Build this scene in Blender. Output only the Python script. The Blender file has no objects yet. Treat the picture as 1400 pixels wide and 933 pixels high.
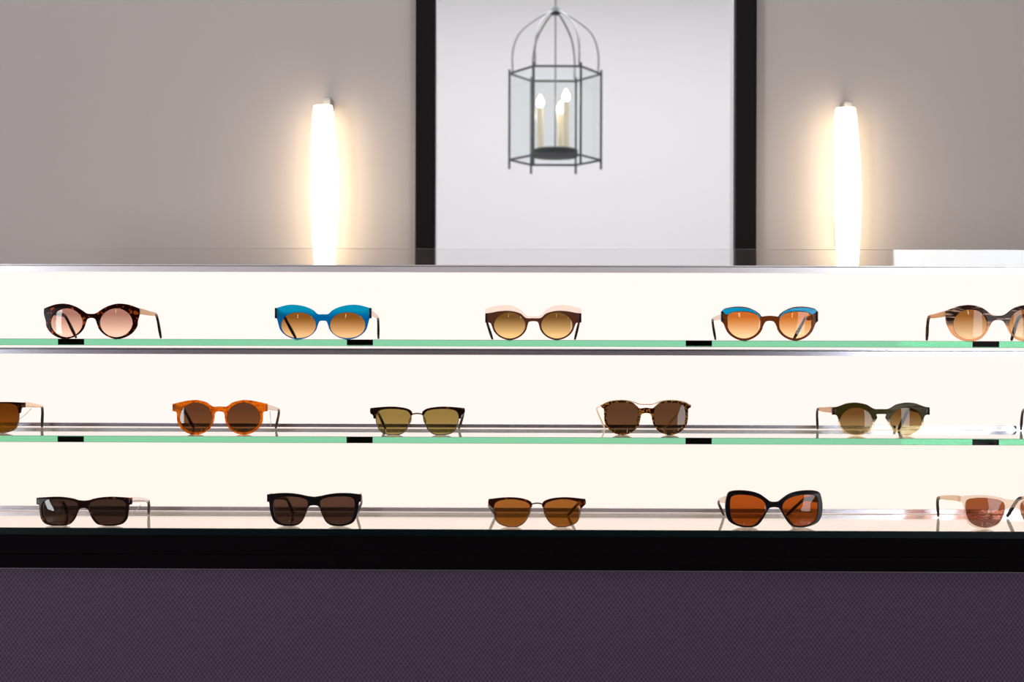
import bpy, bmesh, math, random
from mathutils import Vector, Matrix, Euler

# ------------------------------------------------------------------ camera
C = bpy.context.scene
COL = C.collection
F = 1944.0                                   # focal length in pixels of a 1400 wide frame
CAM = Vector((0.0, 0.0, 1.35))
YAW, ROLL = 0.0107, 0.0027
ROT = Matrix.Rotation(YAW, 3, 'Z') @ Matrix.Rotation(math.pi / 2, 3, 'X') @ Matrix.Rotation(ROLL, 3, 'Z')
cd = bpy.data.cameras.new('camera')
cam = bpy.data.objects.new('camera', cd); COL.objects.link(cam)
cam.location = CAM; cam.rotation_euler = ROT.to_euler()
cd.sensor_width = 36.0; cd.lens = 36.0 * F / 1400.0
cd.clip_start = 0.05
cd.dof.use_dof = True; cd.dof.focus_distance = 2.14; cd.dof.aperture_fstop = 6.0
C.camera = cam

# ------------------------------------------------------------------ world, light, exposure
w = bpy.data.worlds.new('world'); C.world = w; w.use_nodes = True
w.node_tree.nodes['Background'].inputs[0].default_value = (0.80, 0.88, 1.0, 1)
w.node_tree.nodes['Background'].inputs[1].default_value = 2.0
def area(name, loc, direction, sx, sy, L, color):
    d = bpy.data.lights.new(name, 'AREA'); d.shape = 'RECTANGLE'; d.size = sx; d.size_y = sy
    d.energy = L * math.pi * sx * sy; d.color = color
    o = bpy.data.objects.new(name, d); COL.objects.link(o); o.location = loc
    o.rotation_euler = Vector(direction).to_track_quat('-Z', 'Y').to_euler()
    return o
area('daylight_right', (2.50, -3.45, 1.60), (0, 1, 0), 1.3, 2.8, 8.0, (0.93, 0.96, 1.0))
area('daylight_left', (-3.92, -3.45, 1.60), (0, 1, 0), 1.2, 2.8, 24.0, (0.90, 0.94, 1.0))
area('added_room_light', (0.4, 4.7, 3.15), (0, 0.05, -1), 3.2, 2.4, 3.6, (0.97, 0.97, 1.0))  # added lamp to light the stand-in room behind the mirror frame
area('ceiling_fill', (0.1, 1.8, 3.18), (0, 0.2, -1), 2.6, 1.2, 2.9, (1.0, 0.96, 0.95))  # unseen area light added overhead to brighten the wall
C.view_settings.view_transform = 'Standard'; C.view_settings.look = 'None'
C.view_settings.exposure = 0.0; C.view_settings.gamma = 1.0
C.view_settings.use_curve_mapping = False
C.cycles.transparent_max_bounces = 32
C.cycles.max_bounces = 14
C.cycles.denoising_prefilter = 'ACCURATE'
C.cycles.use_adaptive_sampling = False

def at(px, py, Y):
    """point of the plane y = Y seen at a pixel of the 1400 x 933 frame"""
    d = ROT @ Vector(((px - 700.0) / F, (466.5 - py) / F, -1.0))
    return CAM + d * (Y / d.y)

# ------------------------------------------------------------------ helpers
def lin(c):
    return tuple(((v / 255.0) / 12.92 if v / 255.0 <= 0.04045 else ((v / 255.0 + 0.055) / 1.055) ** 2.4) for v in c)
def link(name, me, mat=None, parent=None):
    o = bpy.data.objects.new(name, me); COL.objects.link(o)
    if mat is not None and not me.materials: me.materials.append(mat)
    if parent is not None: o.parent = parent
    return o
def tag(o, label, cat, group=None):
    o['label'] = label; o['category'] = cat
    if group: o['group'] = group
    return o
def struct(o, label=None):
    o['kind'] = 'structure'
    if label: o['label'] = label
    return o
def empty(name, loc):
    o = bpy.data.objects.new(name, None); COL.objects.link(o); o.location = loc
    o.empty_display_size = 0.05
    return o
def bm_box(bm, lo, hi, bevel=0.0, seg=2):
    b2 = bmesh.new()
    bmesh.ops.create_cube(b2, size=1.0)
    for v in b2.verts:
        v.co = Vector(((lo[0] + hi[0]) / 2 + v.co.x * (hi[0] - lo[0]),
                       (lo[1] + hi[1]) / 2 + v.co.y * (hi[1] - lo[1]),
                       (lo[2] + hi[2]) / 2 + v.co.z * (hi[2] - lo[2])))
    if bevel: bmesh.ops.bevel(b2, geom=b2.edges[:], offset=bevel, segments=seg, affect='EDGES', profile=0.5)
    me = bpy.data.meshes.new('t'); b2.to_mesh(me); b2.free()
    bm.from_mesh(me); bpy.data.meshes.remove(me)
def finish(bm, name, smooth=True, angle=35):
    bmesh.ops.recalc_face_normals(bm, faces=bm.faces[:])
    me = bpy.data.meshes.new(name); bm.to_mesh(me); bm.free()
    if smooth:
        me.shade_smooth(); me.set_sharp_from_angle(angle=math.radians(angle))
    return me
def box(name, lo, hi, mat, parent=None, bevel=0.0, off=None):
    """box given in world coordinates; off = world position of the parent"""
    if off is not None:
        lo = Vector(lo) - off; hi = Vector(hi) - off
    bm = bmesh.new(); bm_box(bm, lo, hi, bevel)
    return link(name, finish(bm, name, smooth=False), mat, parent)
def sweep(bm, pts, sizes, n=10, up=Vector((0, 0, 1)), power=2.6, flat_side=None):
    """tube along pts with an own (half width, half height) per point; rounded ends"""
    P = [Vector(p) for p in pts]
    rings = []
    m = len(P)
    for i in range(m):
        t = (P[min(i + 1, m - 1)] - P[max(i - 1, 0)]).normalized()
        side = t.cross(up)
        if side.length < 0.05: side = t.cross(Vector((0, 1, 0)))
        if flat_side is not None: side = flat_side - t * flat_side.dot(t)
        side.normalize(); u = side.cross(t).normalized()
        a, b = sizes[i]
        ring = []
        for k in range(n):
            an = 2 * math.pi * k / n
            c, s = math.cos(an), math.sin(an)
            x = math.copysign(abs(c) ** (2 / power), c) * a
            y = math.copysign(abs(s) ** (2 / power), s) * b
            ring.append(bm.verts.new(P[i] + side * x + u * y))
        rings.append(ring)
    for i in range(m - 1):
        for k in range(n):
            bm.faces.new((rings[i][k], rings[i][(k + 1) % n], rings[i + 1][(k + 1) % n], rings[i + 1][k]))
    bm.faces.new(rings[0]); bm.faces.new(rings[-1])
def catmull(pts, closed=True, sub=5):
    """points may carry a third element to mark a corner"""
    n = len(pts); out = []
    rng = range(n) if closed else range(n - 1)
    for i in rng:
        p1 = pts[i]; p2 = pts[(i + 1) % n]
        p0 = pts[(i - 1) % n] if closed or i > 0 else p1
        p3 = pts[(i + 2) % n] if closed or i + 2 < n else p2
        if len(p1) > 2: p0 = p1
        if len(p2) > 2: p3 = p2
        for s in range(sub):
            t = s / sub
            q = []
            for k in (0, 1):
                a, b, c, d = p0[k], p1[k], p2[k], p3[k]
                q.append(0.5 * (2 * b + (c - a) * t + (2 * a - 5 * b + 4 * c - d) * t * t + (3 * b - a - 3 * c + d) * t ** 3))
            out.append(tuple(q))
    if not closed: out.append(tuple(pts[-1][:2]))
    return out
def cat3(pts, sub=6):
    n = len(pts); out = []
    for i in range(n - 1):
        p0 = pts[max(i - 1, 0)]; p1 = pts[i]; p2 = pts[i + 1]; p3 = pts[min(i + 2, n - 1)]
        for s in range(sub):
            t = s / sub
            out.append(tuple(0.5 * (2 * b + (c - a) * t + (2 * a - 5 * b + 4 * c - d) * t * t + (3 * b - a - 3 * c + d) * t ** 3)
                             for a, b, c, d in zip(p0, p1, p2, p3)))
    out.append(tuple(pts[-1]))
    return out

# ------------------------------------------------------------------ materials
def mat(name):
    m = bpy.data.materials.new(name); m.use_nodes = True
    nt = m.node_tree; nt.nodes.clear()
    out = nt.nodes.new('ShaderNodeOutputMaterial')
    return m, nt, out
def N(nt, kind, **kw):
    n = nt.nodes.new(kind)
    for k, v in kw.items():
        if k.startswith('_'): n.inputs[k[1:].replace('_', ' ')].default_value = v
        else: setattr(n, k, v)
    return n
def principled(name, color, rough=0.5, metal=0.0, spec=0.5, coat=0.0, bump=None, sheen=0.0):
    m, nt, out = mat(name)
    b = nt.nodes.new('ShaderNodeBsdfPrincipled')
    b.inputs['Base Color'].default_value = (*color, 1)
    b.inputs['Roughness'].default_value = rough; b.inputs['Metallic'].default_value = metal
    b.inputs['Specular IOR Level'].default_value = spec
    b.inputs['Coat Weight'].default_value = coat; b.inputs['Coat Roughness'].default_value = 0.05
    b.inputs['Sheen Weight'].default_value = sheen
    nt.links.new(b.outputs[0], out.inputs[0])
    if bump:
        sc, st, dist = bump
        tc = N(nt, 'ShaderNodeTexCoord'); no = N(nt, 'ShaderNodeTexNoise'); no.inputs['Scale'].default_value = sc
        no.inputs['Detail'].default_value = 4
        bp = N(nt, 'ShaderNodeBump'); bp.inputs['Strength'].default_value = st; bp.inputs['Distance'].default_value = dist
        nt.links.new(tc.outputs['Object'], no.inputs['Vector']); nt.links.new(no.outputs['Fac'], bp.inputs['Height'])
        nt.links.new(bp.outputs[0], b.inputs['Normal'])
    return m
def emission(name, color, strength):
    m, nt, out = mat(name)
    e = N(nt, 'ShaderNodeEmission'); e.inputs[0].default_value = (*color, 1); e.inputs[1].default_value = strength
    nt.links.new(e.outputs[0], out.inputs[0]); return m

def wall_paint(name, a, b):
    m, nt, out = mat(name)
    bs = N(nt, 'ShaderNodeBsdfPrincipled'); bs.inputs['Roughness'].default_value = 0.55
    bs.inputs['Specular IOR Level'].default_value = 0.25
    tc = N(nt, 'ShaderNodeTexCoord'); no = N(nt, 'ShaderNodeTexNoise'); no.inputs['Scale'].default_value = 0.9
    no.inputs['Detail'].default_value = 3
    mx = N(nt, 'ShaderNodeMix', data_type='RGBA'); mx.inputs['A'].default_value = (*a, 1); mx.inputs['B'].default_value = (*b, 1)
    n2 = N(nt, 'ShaderNodeTexNoise'); n2.inputs['Scale'].default_value = 260
    bp = N(nt, 'ShaderNodeBump'); bp.inputs['Strength'].default_value = 0.15; bp.inputs['Distance'].default_value = 0.001
    L = nt.links.new
    L(tc.outputs['Object'], no.inputs['Vector']); L(no.outputs['Fac'], mx.inputs['Factor'])
    L(mx.outputs['Result'], bs.inputs['Base Color']); L(tc.outputs['Object'], n2.inputs['Vector'])
    L(n2.outputs['Fac'], bp.inputs['Height']); L(bp.outputs[0], bs.inputs['Normal']); L(bs.outputs[0], out.inputs[0])
    return m
M_wall = wall_paint('mauve_wall_paint', (0.46, 0.405, 0.40), (0.50, 0.44, 0.43))
M_dark = principled('taupe_paint', (0.62, 0.57, 0.60), 0.7, bump=(180, 0.2, 0.001))
M_white = principled('white_paint', (0.84, 0.84, 0.85), 0.6, bump=(150, 0.1, 0.001))
M_ceil = principled('ceiling_paint', (0.8, 0.8, 0.79), 0.8, bump=(150, 0.1, 0.001))
M_floor = principled('oak_floor', (0.09, 0.07, 0.055), 0.5, bump=(30, 0.2, 0.002))
M_frame = principled('black_lacquer', (0.008, 0.006, 0.007), 0.5, spec=0.08, bump=(60, 0.05, 0.001))
M_box = principled('black_gloss', (0.0024, 0.0016, 0.0022), 0.6, spec=0.03)
M_cream = principled('cream_laminate', (0.86, 0.76, 0.64), 0.45)
M_rail = principled('brushed_aluminium', (0.56, 0.54, 0.61), 0.18, 0.95)
M_rail_top = principled('satin_aluminium', (0.80, 0.75, 0.79), 0.24, 0.55)
M_black = principled('black_rubber', (0.003, 0.003, 0.003), 0.8, spec=0.1)
M_steel = principled('window_steel', (0.05, 0.05, 0.055), 0.4)

def fabric_mat():
    m, nt, out = mat('aubergine_woven_fabric')
    L = nt.links.new
    bs = N(nt, 'ShaderNodeBsdfPrincipled'); bs.inputs['Roughness'].default_value = 0.6
    bs.inputs['Sheen Weight'].default_value = 0.15; bs.inputs['Sheen Roughness'].default_value = 0.5
    bs.inputs['Specular IOR Level'].default_value = 0.3
    tc = N(nt, 'ShaderNodeTexCoord'); sp = N(nt, 'ShaderNodeSeparateXYZ'); L(tc.outputs['Object'], sp.inputs[0])
    kx, kz = 2 * math.pi / 0.0064, 2 * math.pi / 0.0084
    def mul(a, k):
        n = N(nt, 'ShaderNodeMath', operation='MULTIPLY'); L(a, n.inputs[0]); n.inputs[1].default_value = k; return n.outputs[0]
    def op(o, a, b=None):
        n = N(nt, 'ShaderNodeMath', operation=o); L(a, n.inputs[0])
        if b is not None:
            if isinstance(b, float): n.inputs[1].default_value = b
            else: L(b, n.inputs[1])
        return n.outputs[0]
    X = mul(sp.outputs['X'], kx); Z = mul(sp.outputs['Z'], kz)
    s = op('MULTIPLY', op('SINE', X), op('SINE', Z))
    h = op('MULTIPLY_ADD', s, 0.5); h.node.inputs[2].default_value = 0.5
    no = N(nt, 'ShaderNodeTexNoise'); no.inputs['Scale'].default_value = 220; L(tc.outputs['Object'], no.inputs['Vector'])
    hh = op('MULTIPLY_ADD', no.outputs['Fac'], 0.35); L(h, hh.node.inputs[2])
    bp = N(nt, 'ShaderNodeBump'); bp.inputs['Strength'].default_value = 0.6; bp.inputs['Distance'].default_value = 0.0008
    L(hh, bp.inputs['Height']); L(bp.outputs[0], bs.inputs['Normal'])
    cr = N(nt, 'ShaderNodeMix', data_type='RGBA'); L(hh, cr.inputs['Factor'])
    cr.inputs['A'].default_value = (0.011, 0.0045, 0.013, 1); cr.inputs['B'].default_value = (0.082, 0.045, 0.088, 1)
    L(cr.outputs['Result'], bs.inputs['Base Color']); L(bs.outputs[0], out.inputs[0])
    return m
M_fabric = fabric_mat()

def glass_mat(name, density=None, absorb=(1, 1, 1), rough=0.0, ior=1.5):
    m, nt, out = mat(name)
    g = N(nt, 'ShaderNodeBsdfGlass'); g.inputs['IOR'].default_value = ior; g.inputs['Roughness'].default_value = rough
    nt.links.new(g.outputs[0], out.inputs['Surface'])
    if density:
        v = N(nt, 'ShaderNodeVolumeAbsorption'); v.inputs['Color'].default_value = (*absorb, 1); v.inputs['Density'].default_value = density
        nt.links.new(v.outputs[0], out.inputs['Volume'])
    return m
M_glass = glass_mat('green_edged_float_glass', 8.0, (0.12, 0.80, 0.52))
M_low = glass_mat('low_iron_glass', 2.0, (0.3, 0.8, 0.65))
M_clear = glass_mat('clear_glass', 0.5, (0.3, 0.8, 0.6), ior=1.52)
def pane_mat(name, tint, refl=1.0):
    """thin sheet: straight-through transmission plus a Fresnel reflection"""
    m, nt, out = mat(name)
    t = N(nt, 'ShaderNodeBsdfTransparent'); t.inputs[0].default_value = (*tint, 1)
    g = N(nt, 'ShaderNodeBsdfGlossy'); g.inputs['Roughness'].default_value = 0.02
    f = N(nt, 'ShaderNodeFresnel'); f.inputs[0].default_value = 1.5
    mu = N(nt, 'ShaderNodeMath', operation='MULTIPLY'); mu.inputs[1].default_value = refl
    mx = N(nt, 'ShaderNodeMixShader')
    geo = N(nt, 'ShaderNodeNewGeometry'); inv = N(nt, 'ShaderNodeMath', operation='SUBTRACT'); inv.inputs[0].default_value = refl
    nt.links.new(geo.outputs['Backfacing'], inv.inputs[1]); inv.use_clamp = True; nt.links.new(inv.outputs[0], mu.inputs[1])
    nt.links.new(f.outputs[0], mu.inputs[0]); nt.links.new(mu.outputs[0], mx.inputs[0])
    nt.links.new(t.outputs[0], mx.inputs[1]); nt.links.new(g.outputs[0], mx.inputs[2]); nt.links.new(mx.outputs[0], out.inputs[0])
    return m
M_pane = pane_mat('window_glass', (0.98, 0.99, 0.98))
M_lantern_pane = pane_mat('lantern_glass', (0.97, 0.985, 0.985))

def lens_mat(name, top, bottom, power=1.0):
    """tinted lens, colours as seen against a white ground; graded tint from bottom to top"""
    m, nt, out = mat(name); L = nt.links.new
    tc = N(nt, 'ShaderNodeTexCoord'); sp = N(nt, 'ShaderNodeSeparateXYZ'); L(tc.outputs['Generated'], sp.inputs[0])
    ramp = N(nt, 'ShaderNodeValToRGB'); L(sp.outputs['Z'], ramp.inputs[0])
    tb = tuple(math.sqrt(v) for v in lin(bottom)); tt = tuple(math.sqrt(v) for v in lin(top))
    ramp.color_ramp.elements[0].position = 0.12; ramp.color_ramp.elements[0].color = (*tb, 1)
    ramp.color_ramp.elements[1].position = 0.80; ramp.color_ramp.elements[1].color = (*tt, 1)
    t = N(nt, 'ShaderNodeBsdfTransparent'); L(ramp.outputs[0], t.inputs[0])
    g = N(nt, 'ShaderNodeBsdfGlossy'); g.inputs['Roughness'].default_value = 0.015
    f = N(nt, 'ShaderNodeFresnel'); f.inputs[0].default_value = 1.5
    geo = N(nt, 'ShaderNodeNewGeometry')
    inv = N(nt, 'ShaderNodeMath', operation='SUBTRACT'); inv.inputs[0].default_value = 1.0; L(geo.outputs['Backfacing'], inv.inputs[1])
    mu = N(nt, 'ShaderNodeMath', operation='MULTIPLY'); ar = N(nt, 'ShaderNodeMath', operation='MULTIPLY'); ar.inputs[1].default_value = 0.62; L(inv.outputs[0], ar.inputs[0])
    L(f.outputs[0], mu.inputs[0]); L(ar.outputs[0], mu.inputs[1])
    mx = N(nt, 'ShaderNodeMixShader'); L(mu.outputs[0], mx.inputs[0]); L(t.outputs[0], mx.inputs[1]); L(g.outputs[0], mx.inputs[2])
    L(mx.outputs[0], out.inputs[0])
    return m

def acetate(name, base, spot=None, trans=0.35, scale=90, thr=0.55, low=None, split=(0.35, 0.55), stripes=False, rough=0.12, clear=0.0, width=0.08, clear_top=0.0):
    """polished acetate: base colour, optional tortoise flecks or stripes, optional second colour low down"""
    m, nt, out = mat(name); L = nt.links.new
    tc = N(nt, 'ShaderNodeTexCoord')
    col = None
    rgb = N(nt, 'ShaderNodeRGB'); rgb.outputs[0].default_value = (*base, 1); col = rgb.outputs[0]
    if spot is not None:
        mp = N(nt, 'ShaderNodeMapping'); L(tc.outputs['Object'], mp.inputs[0])
        mp.inputs['Scale'].default_value = (0.35, 1, 2.6) if stripes else (1, 0.6, 1.1)
        if stripes: mp.inputs['Rotation'].default_value = (0, 0.15, 0)
        no = N(nt, 'ShaderNodeTexNoise'); no.inputs['Scale'].default_value = scale; no.inputs['Detail'].default_value = 1.5
        no.inputs['Distortion'].default_value = 0.3
        L(mp.outputs[0], no.inputs['Vector'])
        r = N(nt, 'ShaderNodeMapRange'); r.inputs['From Min'].default_value = thr; r.inputs['From Max'].default_value = thr + width
        L(no.outputs['Fac'], r.inputs['Value'])
        mx = N(nt, 'ShaderNodeMix', data_type='RGBA'); L(r.outputs[0], mx.inputs['Factor']); L(col, mx.inputs['A'])
        mx.inputs['B'].default_value = (*spot, 1); col = mx.outputs['Result']
    fac_clear = None
    if low is not None:
        sp = N(nt, 'ShaderNodeSeparateXYZ'); L(tc.outputs['Generated'], sp.inputs[0])
        r = N(nt, 'ShaderNodeMapRange'); r.inputs['From Min'].default_value = split[0]; r.inputs['From Max'].default_value = split[1]
        L(sp.outputs['Z'], r.inputs['Value'])
        mx = N(nt, 'ShaderNodeMix', data_type='RGBA'); L(r.outputs[0], mx.inputs['Factor'])
        mx.inputs['A'].default_value = (*low, 1); L(col, mx.inputs['B']); col = mx.outputs['Result']
        fac_clear = r.outputs[0]
    b = N(nt, 'ShaderNodeBsdfPrincipled'); b.inputs['Roughness'].default_value = rough; L(col, b.inputs['Base Color']); b.inputs['Specular IOR Level'].default_value = 0.16
    tr = N(nt, 'ShaderNodeBsdfTranslucent'); L(col, tr.inputs[0])
    ms = N(nt, 'ShaderNodeMixShader'); ms.inputs[0].default_value = trans; L(b.outputs[0], ms.inputs[1]); L(tr.outputs[0], ms.inputs[2])
    last = ms.outputs[0]
    if clear > 0:
        tp = N(nt, 'ShaderNodeBsdfTransparent'); L(col, tp.inputs[0])
        m2 = N(nt, 'ShaderNodeMixShader')
        if fac_clear is not None:
            q = N(nt, 'ShaderNodeMapRange'); q.inputs['To Min'].default_value = clear; q.inputs['To Max'].default_value = clear_top
            L(fac_clear, q.inputs['Value']); L(q.outputs[0], m2.inputs[0])
        else: m2.inputs[0].default_value = clear
        L(last, m2.inputs[1]); L(tp.outputs[0], m2.inputs[2]); last = m2.outputs[0]
    L(last, out.inputs[0])
    return m

# ------------------------------------------------------------------ room
XL, XR, YB, YF_, ZC = -4.5, 4.6, 3.0, -3.2, 3.2
struct(box('floor', (XL - .1, YF_ - .1, -0.1), (XR + .1, 6.8, 0.0), M_floor))
struct(box('ceiling', (XL - .1, YF_ - .1, ZC), (XR + .1, 6.8, ZC + 0.1), M_ceil))
struct(box('wall_left', (XL - .1, YF_ - .1, 0), (XL, YB, ZC), M_wall))
struct(box('wall_right', (XR, YF_ - .1, 0), (XR + .1, YB, ZC), M_wall))
ox0 = at(580, 300, YB).x; ox1 = at(1020, 300, YB).x; OZ = 2.70
bm = bmesh.new()
bm_box(bm, (XL, YB, 0), (ox0, YB + .12, ZC)); bm_box(bm, (ox1, YB, 0), (XR, YB + .12, ZC)); bm_box(bm, (ox0, YB, OZ), (ox1, YB + .12, ZC))
struct(link('wall_back', finish(bm, 'wall_back', False), M_wall))
bm = bmesh.new()
W1, W2 = (1.97, 3.00), (-4.35, -3.50); WZ = (0.3, 2.95)
for x0, x1 in ((XL, W2[0]), (W2[1], W1[0]), (W1[1], XR)): bm_box(bm, (x0, YF_ - .1, 0), (x1, YF_, ZC))
for x0, x1 in (W1, W2):
    bm_box(bm, (x0, YF_ - .1, 0), (x1, YF_, WZ[0])); bm_box(bm, (x0, YF_ - .1, WZ[1]), (x1, YF_, ZC))
struct(link('wall_front', finish(bm, 'wall_front', False), M_dark))
for k, (x0, x1) in enumerate((W1, W2)):
    wn = struct(empty('window_%d' % (k + 1), ((x0 + x1) / 2, YF_, WZ[0])))
    of = wn.location.copy()
    t = 0.05
    for a, b in (((x0, WZ[0]), (x0 + t, WZ[1])), ((x1 - t, WZ[0]), (x1, WZ[1])), ((x0 + t, WZ[0]), (x1 - t, WZ[0] + t)), ((x0 + t, WZ[1] - t), (x1 - t, WZ[1]))):
        box('window_frame', (a[0], YF_ - .08, a[1]), (b[0], YF_ - .02, b[1]), M_steel, wn, 0.004, of)
    box('pane', (x0 + t, YF_ - .053, WZ[0] + t), (x1 - t, YF_ - .047, WZ[1] - t), M_pane, wn, 0, of)
# added pale room seen through the mirror frame, standing in for its reflection
HX0, HX1, HY1 = -1.6, 2.9, 6.6
struct(box('wall_added_room_left', (HX0 - .1, YB + .12, 0), (HX0, HY1, ZC), M_white))
struct(box('wall_added_room_right', (HX1, YB + .12, 0), (HX1 + .1, HY1, ZC), M_white))
struct(box('wall_added_room_back', (HX0 - .1, HY1, 0), (HX1 + .1, HY1 + .1, ZC), M_white))

# ------------------------------------------------------------------ black mirror frame, built as an opening
fx = [at(567.5, 300, 2.965).x, at(594.5, 300, 2.965).x, at(1005.5, 300, 2.965).x, at(1034.5, 300, 2.965).x]
fr = empty('open_mirror_frame', ((fx[1] + fx[2]) / 2, 2.98, 0))
tag(fr, 'tall black lacquered mirror frame built as a white opening, between the two glowing wall lamps', 'frame')
of = fr.location.copy()
for a, b in ((fx[0], fx[1]), (fx[2], fx[3])):
    box('stile', (a, 2.965, 0.0), (b, YB, OZ + .02), M_frame, fr, 0.004, of)
box('head_rail', (fx[0], 2.965, OZ + .02), (fx[3], YB, OZ + .02 + fx[1] - fx[0]), M_frame, fr, 0.004, of)
for a, b in ((fx[1] - .012, fx[1] - .001), (fx[2] + .001, fx[2] + .012)):
    box('bevel_lining', (a, 3.0, 0.0), (b, YB + .055, OZ + .02), M_white, fr, 0, of)  # pale strip standing in for the mirror bevel

# ------------------------------------------------------------------ wall lamps
M_glow = emission('frosted_lamp_glow', (1.0, 0.82, 0.54), 8.0)
M_cap = principled('grey_enamel', (0.30, 0.30, 0.32), 0.5)
def sconce(pts, capx, capy, label):
    """pts: (left px, right px, py) of the glowing diffuser from top to bottom"""
    Yc = 2.945
    mid = at((pts[0][0] + pts[0][1]) / 2, pts[-1][2], Yc)
    root = empty('wall_lamp', (mid.x, YB, mid.z)); of = root.location.copy()
    tag(root, label, 'lamp', 'wall lamps either side of the black frame')
    P, S = [], []
    for l, r, y in pts:
        a, b = at(l, y, Yc), at(r, y, Yc)
        P.append((a + b) / 2 - of); h = (b.x - a.x) / 2; S.append((h, h * 0.8))
    bm = bmesh.new()
    sweep(bm, P, S, n=28, power=2.0, flat_side=Vector((1, 0, 0)))
    link('diffuser', finish(bm, 'diffuser', angle=60), M_glow, root)
    box('back_plate', (mid.x - .008, 2.985, mid.z + .06), (mid.x + .008, YB, mid.z + .28), M_cap, root, 0.004, of)
    for zz in (.10, .26):
        box('bracket', (mid.x - .005, 2.955, mid.z + zz), (mid.x + .005, 2.986, mid.z + zz + .012), M_cap, root, 0.001, of)
    top = at(capx, capy, 2.965)
    tz = at(capx, pts[0][2] + 1, Yc).z
    box('top_cap', (top.x - .008, 2.95, tz), (top.x + .008, YB, top.z), M_cap, root, 0.002, of)
sconce([(429, 454, 145), (427.5, 456.5, 160), (426, 459, 185), (425, 461, 215), (424.5, 462, 255), (425.5, 461, 295), (427.5, 460, 330), (430, 458, 360), (432, 456, 376)],
       448, 134, 'glowing frosted tapered wall lamp left of the black frame')
sconce([(1143, 1169, 148), (1141, 1171, 162), (1140.5, 1173, 185), (1140.5, 1175, 215), (1141, 1177, 255), (1141.5, 1176.5, 295), (1143, 1175, 330), (1144, 1173, 360), (1145, 1171, 376)],
       1158, 140, 'glowing frosted tapered wall lamp right of the black frame')

# pendant tube lamps over the shop floor, opposite the display (they show as small glints in the lenses)
M_tube = emission('tube_lamp_glow', (1.0, 0.86, 0.66), 20.0)
for x, which in ((-1.5, 'outermost on the left, above the left window'), (-0.55, 'left one of the middle two'), (0.45, 'right one of the middle two'), (1.45, 'outermost on the right, near the right window')):
    pl = empty('pendant_lamp', (x, -2.2, 2.12))
    tag(pl, 'slim vertical tube pendant opposite the display, ' + which, 'lamp', 'tube pendants over the shop floor')
    bm = bmesh.new(); sweep(bm, [(0, 0, 0), (0, 0, .34)], [(.028, .028)] * 2, n=16, power=2); link('tube', finish(bm, 'tube'), M_tube, pl)
    bm = bmesh.new(); sweep(bm, [(0, 0, .34), (0, 0, .38)], [(.03, .03)] * 2, n=16, power=2); link('socket', finish(bm, 'socket'), M_steel, pl)
    bm = bmesh.new(); sweep(bm, [(0, 0, .37), (0, 0, ZC - 2.12)], [(.003, .003)] * 2, n=6); link('flex', finish(bm, 'flex'), M_steel, pl)

# ------------------------------------------------------------------ mirrored lantern, built as a real one in the added room
M_iron = principled('patinated_lantern_metal', (0.08, 0.095, 0.10), 0.45, 0.4)
M_wirec = principled('brushed_lantern_wire', (0.30, 0.31, 0.32), 0.4, 0.7)
M_tray = principled('dark_tray_metal', (0.05, 0.06, 0.06), 0.5, 0.5)
M_candle = principled('ivory_candle_sleeve', (0.97, 0.88, 0.66), 0.6)
M_bulb = emission('warm_bulb', (1.0, 0.82, 0.55), 16.0)
D = 4.35
cpt = at(759, 222, D); zt = at(759, 101, D).z; zb = at(759, 219, D).z; zc = at(759, 15, D).z
lan = empty('hanging_lantern', (cpt.x, D, zb))
tag(lan, 'hexagonal glass and metal lantern with three lit candle bulbs, placed as a mirror reflection', 'lantern')
H = zt - zb; R = 0.5 * (at(822, 100, D).x - at(696.5, 100, D).x)
cor = [(R * math.cos(a), R * math.sin(a)) for a in [math.radians(60 * k + 1.5) for k in range(6)]]
for k in range(6):
    a = cor[k]; b = cor[(k + 1) % 6]
    bm = bmesh.new(); s = .0036
    sweep(bm, [(a[0], a[1], -.028), (a[0], a[1], H + .012)], [(s, s)] * 2, n=8, power=4)
    link('post', finish(bm, 'post'), M_iron, lan)
    bm = bmesh.new(); sweep(bm, [(a[0], a[1], H), (b[0], b[1], H)], [(.0026, .0036)] * 2, n=8, power=4)
    link('top_rail', finish(bm, 'top_rail'), M_iron, lan)
    bm = bmesh.new(); sweep(bm, [(a[0], a[1], 0), (b[0], b[1], 0)], [(.0026, .0036)] * 2, n=8, power=4)
    link('bottom_rail', finish(bm, 'bottom_rail'), M_iron, lan)
    A_, B_ = Vector((a[0], a[1], 0)), Vector((b[0], b[1], 0)); d = (B_ - A_).normalized(); nrm = d.cross(Vector((0, 0, 1)))
    bm = bmesh.new(); vs = []
    for q in (-.0012, .0012):
        vs += [bm.verts.new(A_ + d * .006 + nrm * q + Vector((0, 0, .006))), bm.verts.new(B_ - d * .006 + nrm * q + Vector((0, 0, .006))),
               bm.verts.new(B_ - d * .006 + nrm * q + Vector((0, 0, H - .006))), bm.verts.new(A_ + d * .006 + nrm * q + Vector((0, 0, H - .006)))]
    for f_ in ((0, 1, 2, 3), (7, 6, 5, 4), (0, 4, 5, 1), (1, 5, 6, 2), (2, 6, 7, 3), (3, 7, 4, 0)): bm.faces.new([vs[i] for i in f_])
    link('glass_pane', finish(bm, 'glass_pane', False), M_lantern_pane, lan)
    zz = zc - zb
    pth = cat3([(a[0] * .93, a[1] * .93, H), (a[0] * .93, a[1] * .93, H + .35 * (zz - H)), (a[0] * .78, a[1] * .78, H + .65 * (zz - H)),
                (a[0] * .40, a[1] * .40, H + .88 * (zz - H)), (a[0] * .06, a[1] * .06, zz)])
    bm = bmesh.new(); sweep(bm, pth, [(.0028, .0028)] * len(pth), n=8)
    link('dome_rib', finish(bm, 'dome_rib', angle=80), M_wirec, lan)
zz = zc - zb
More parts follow.
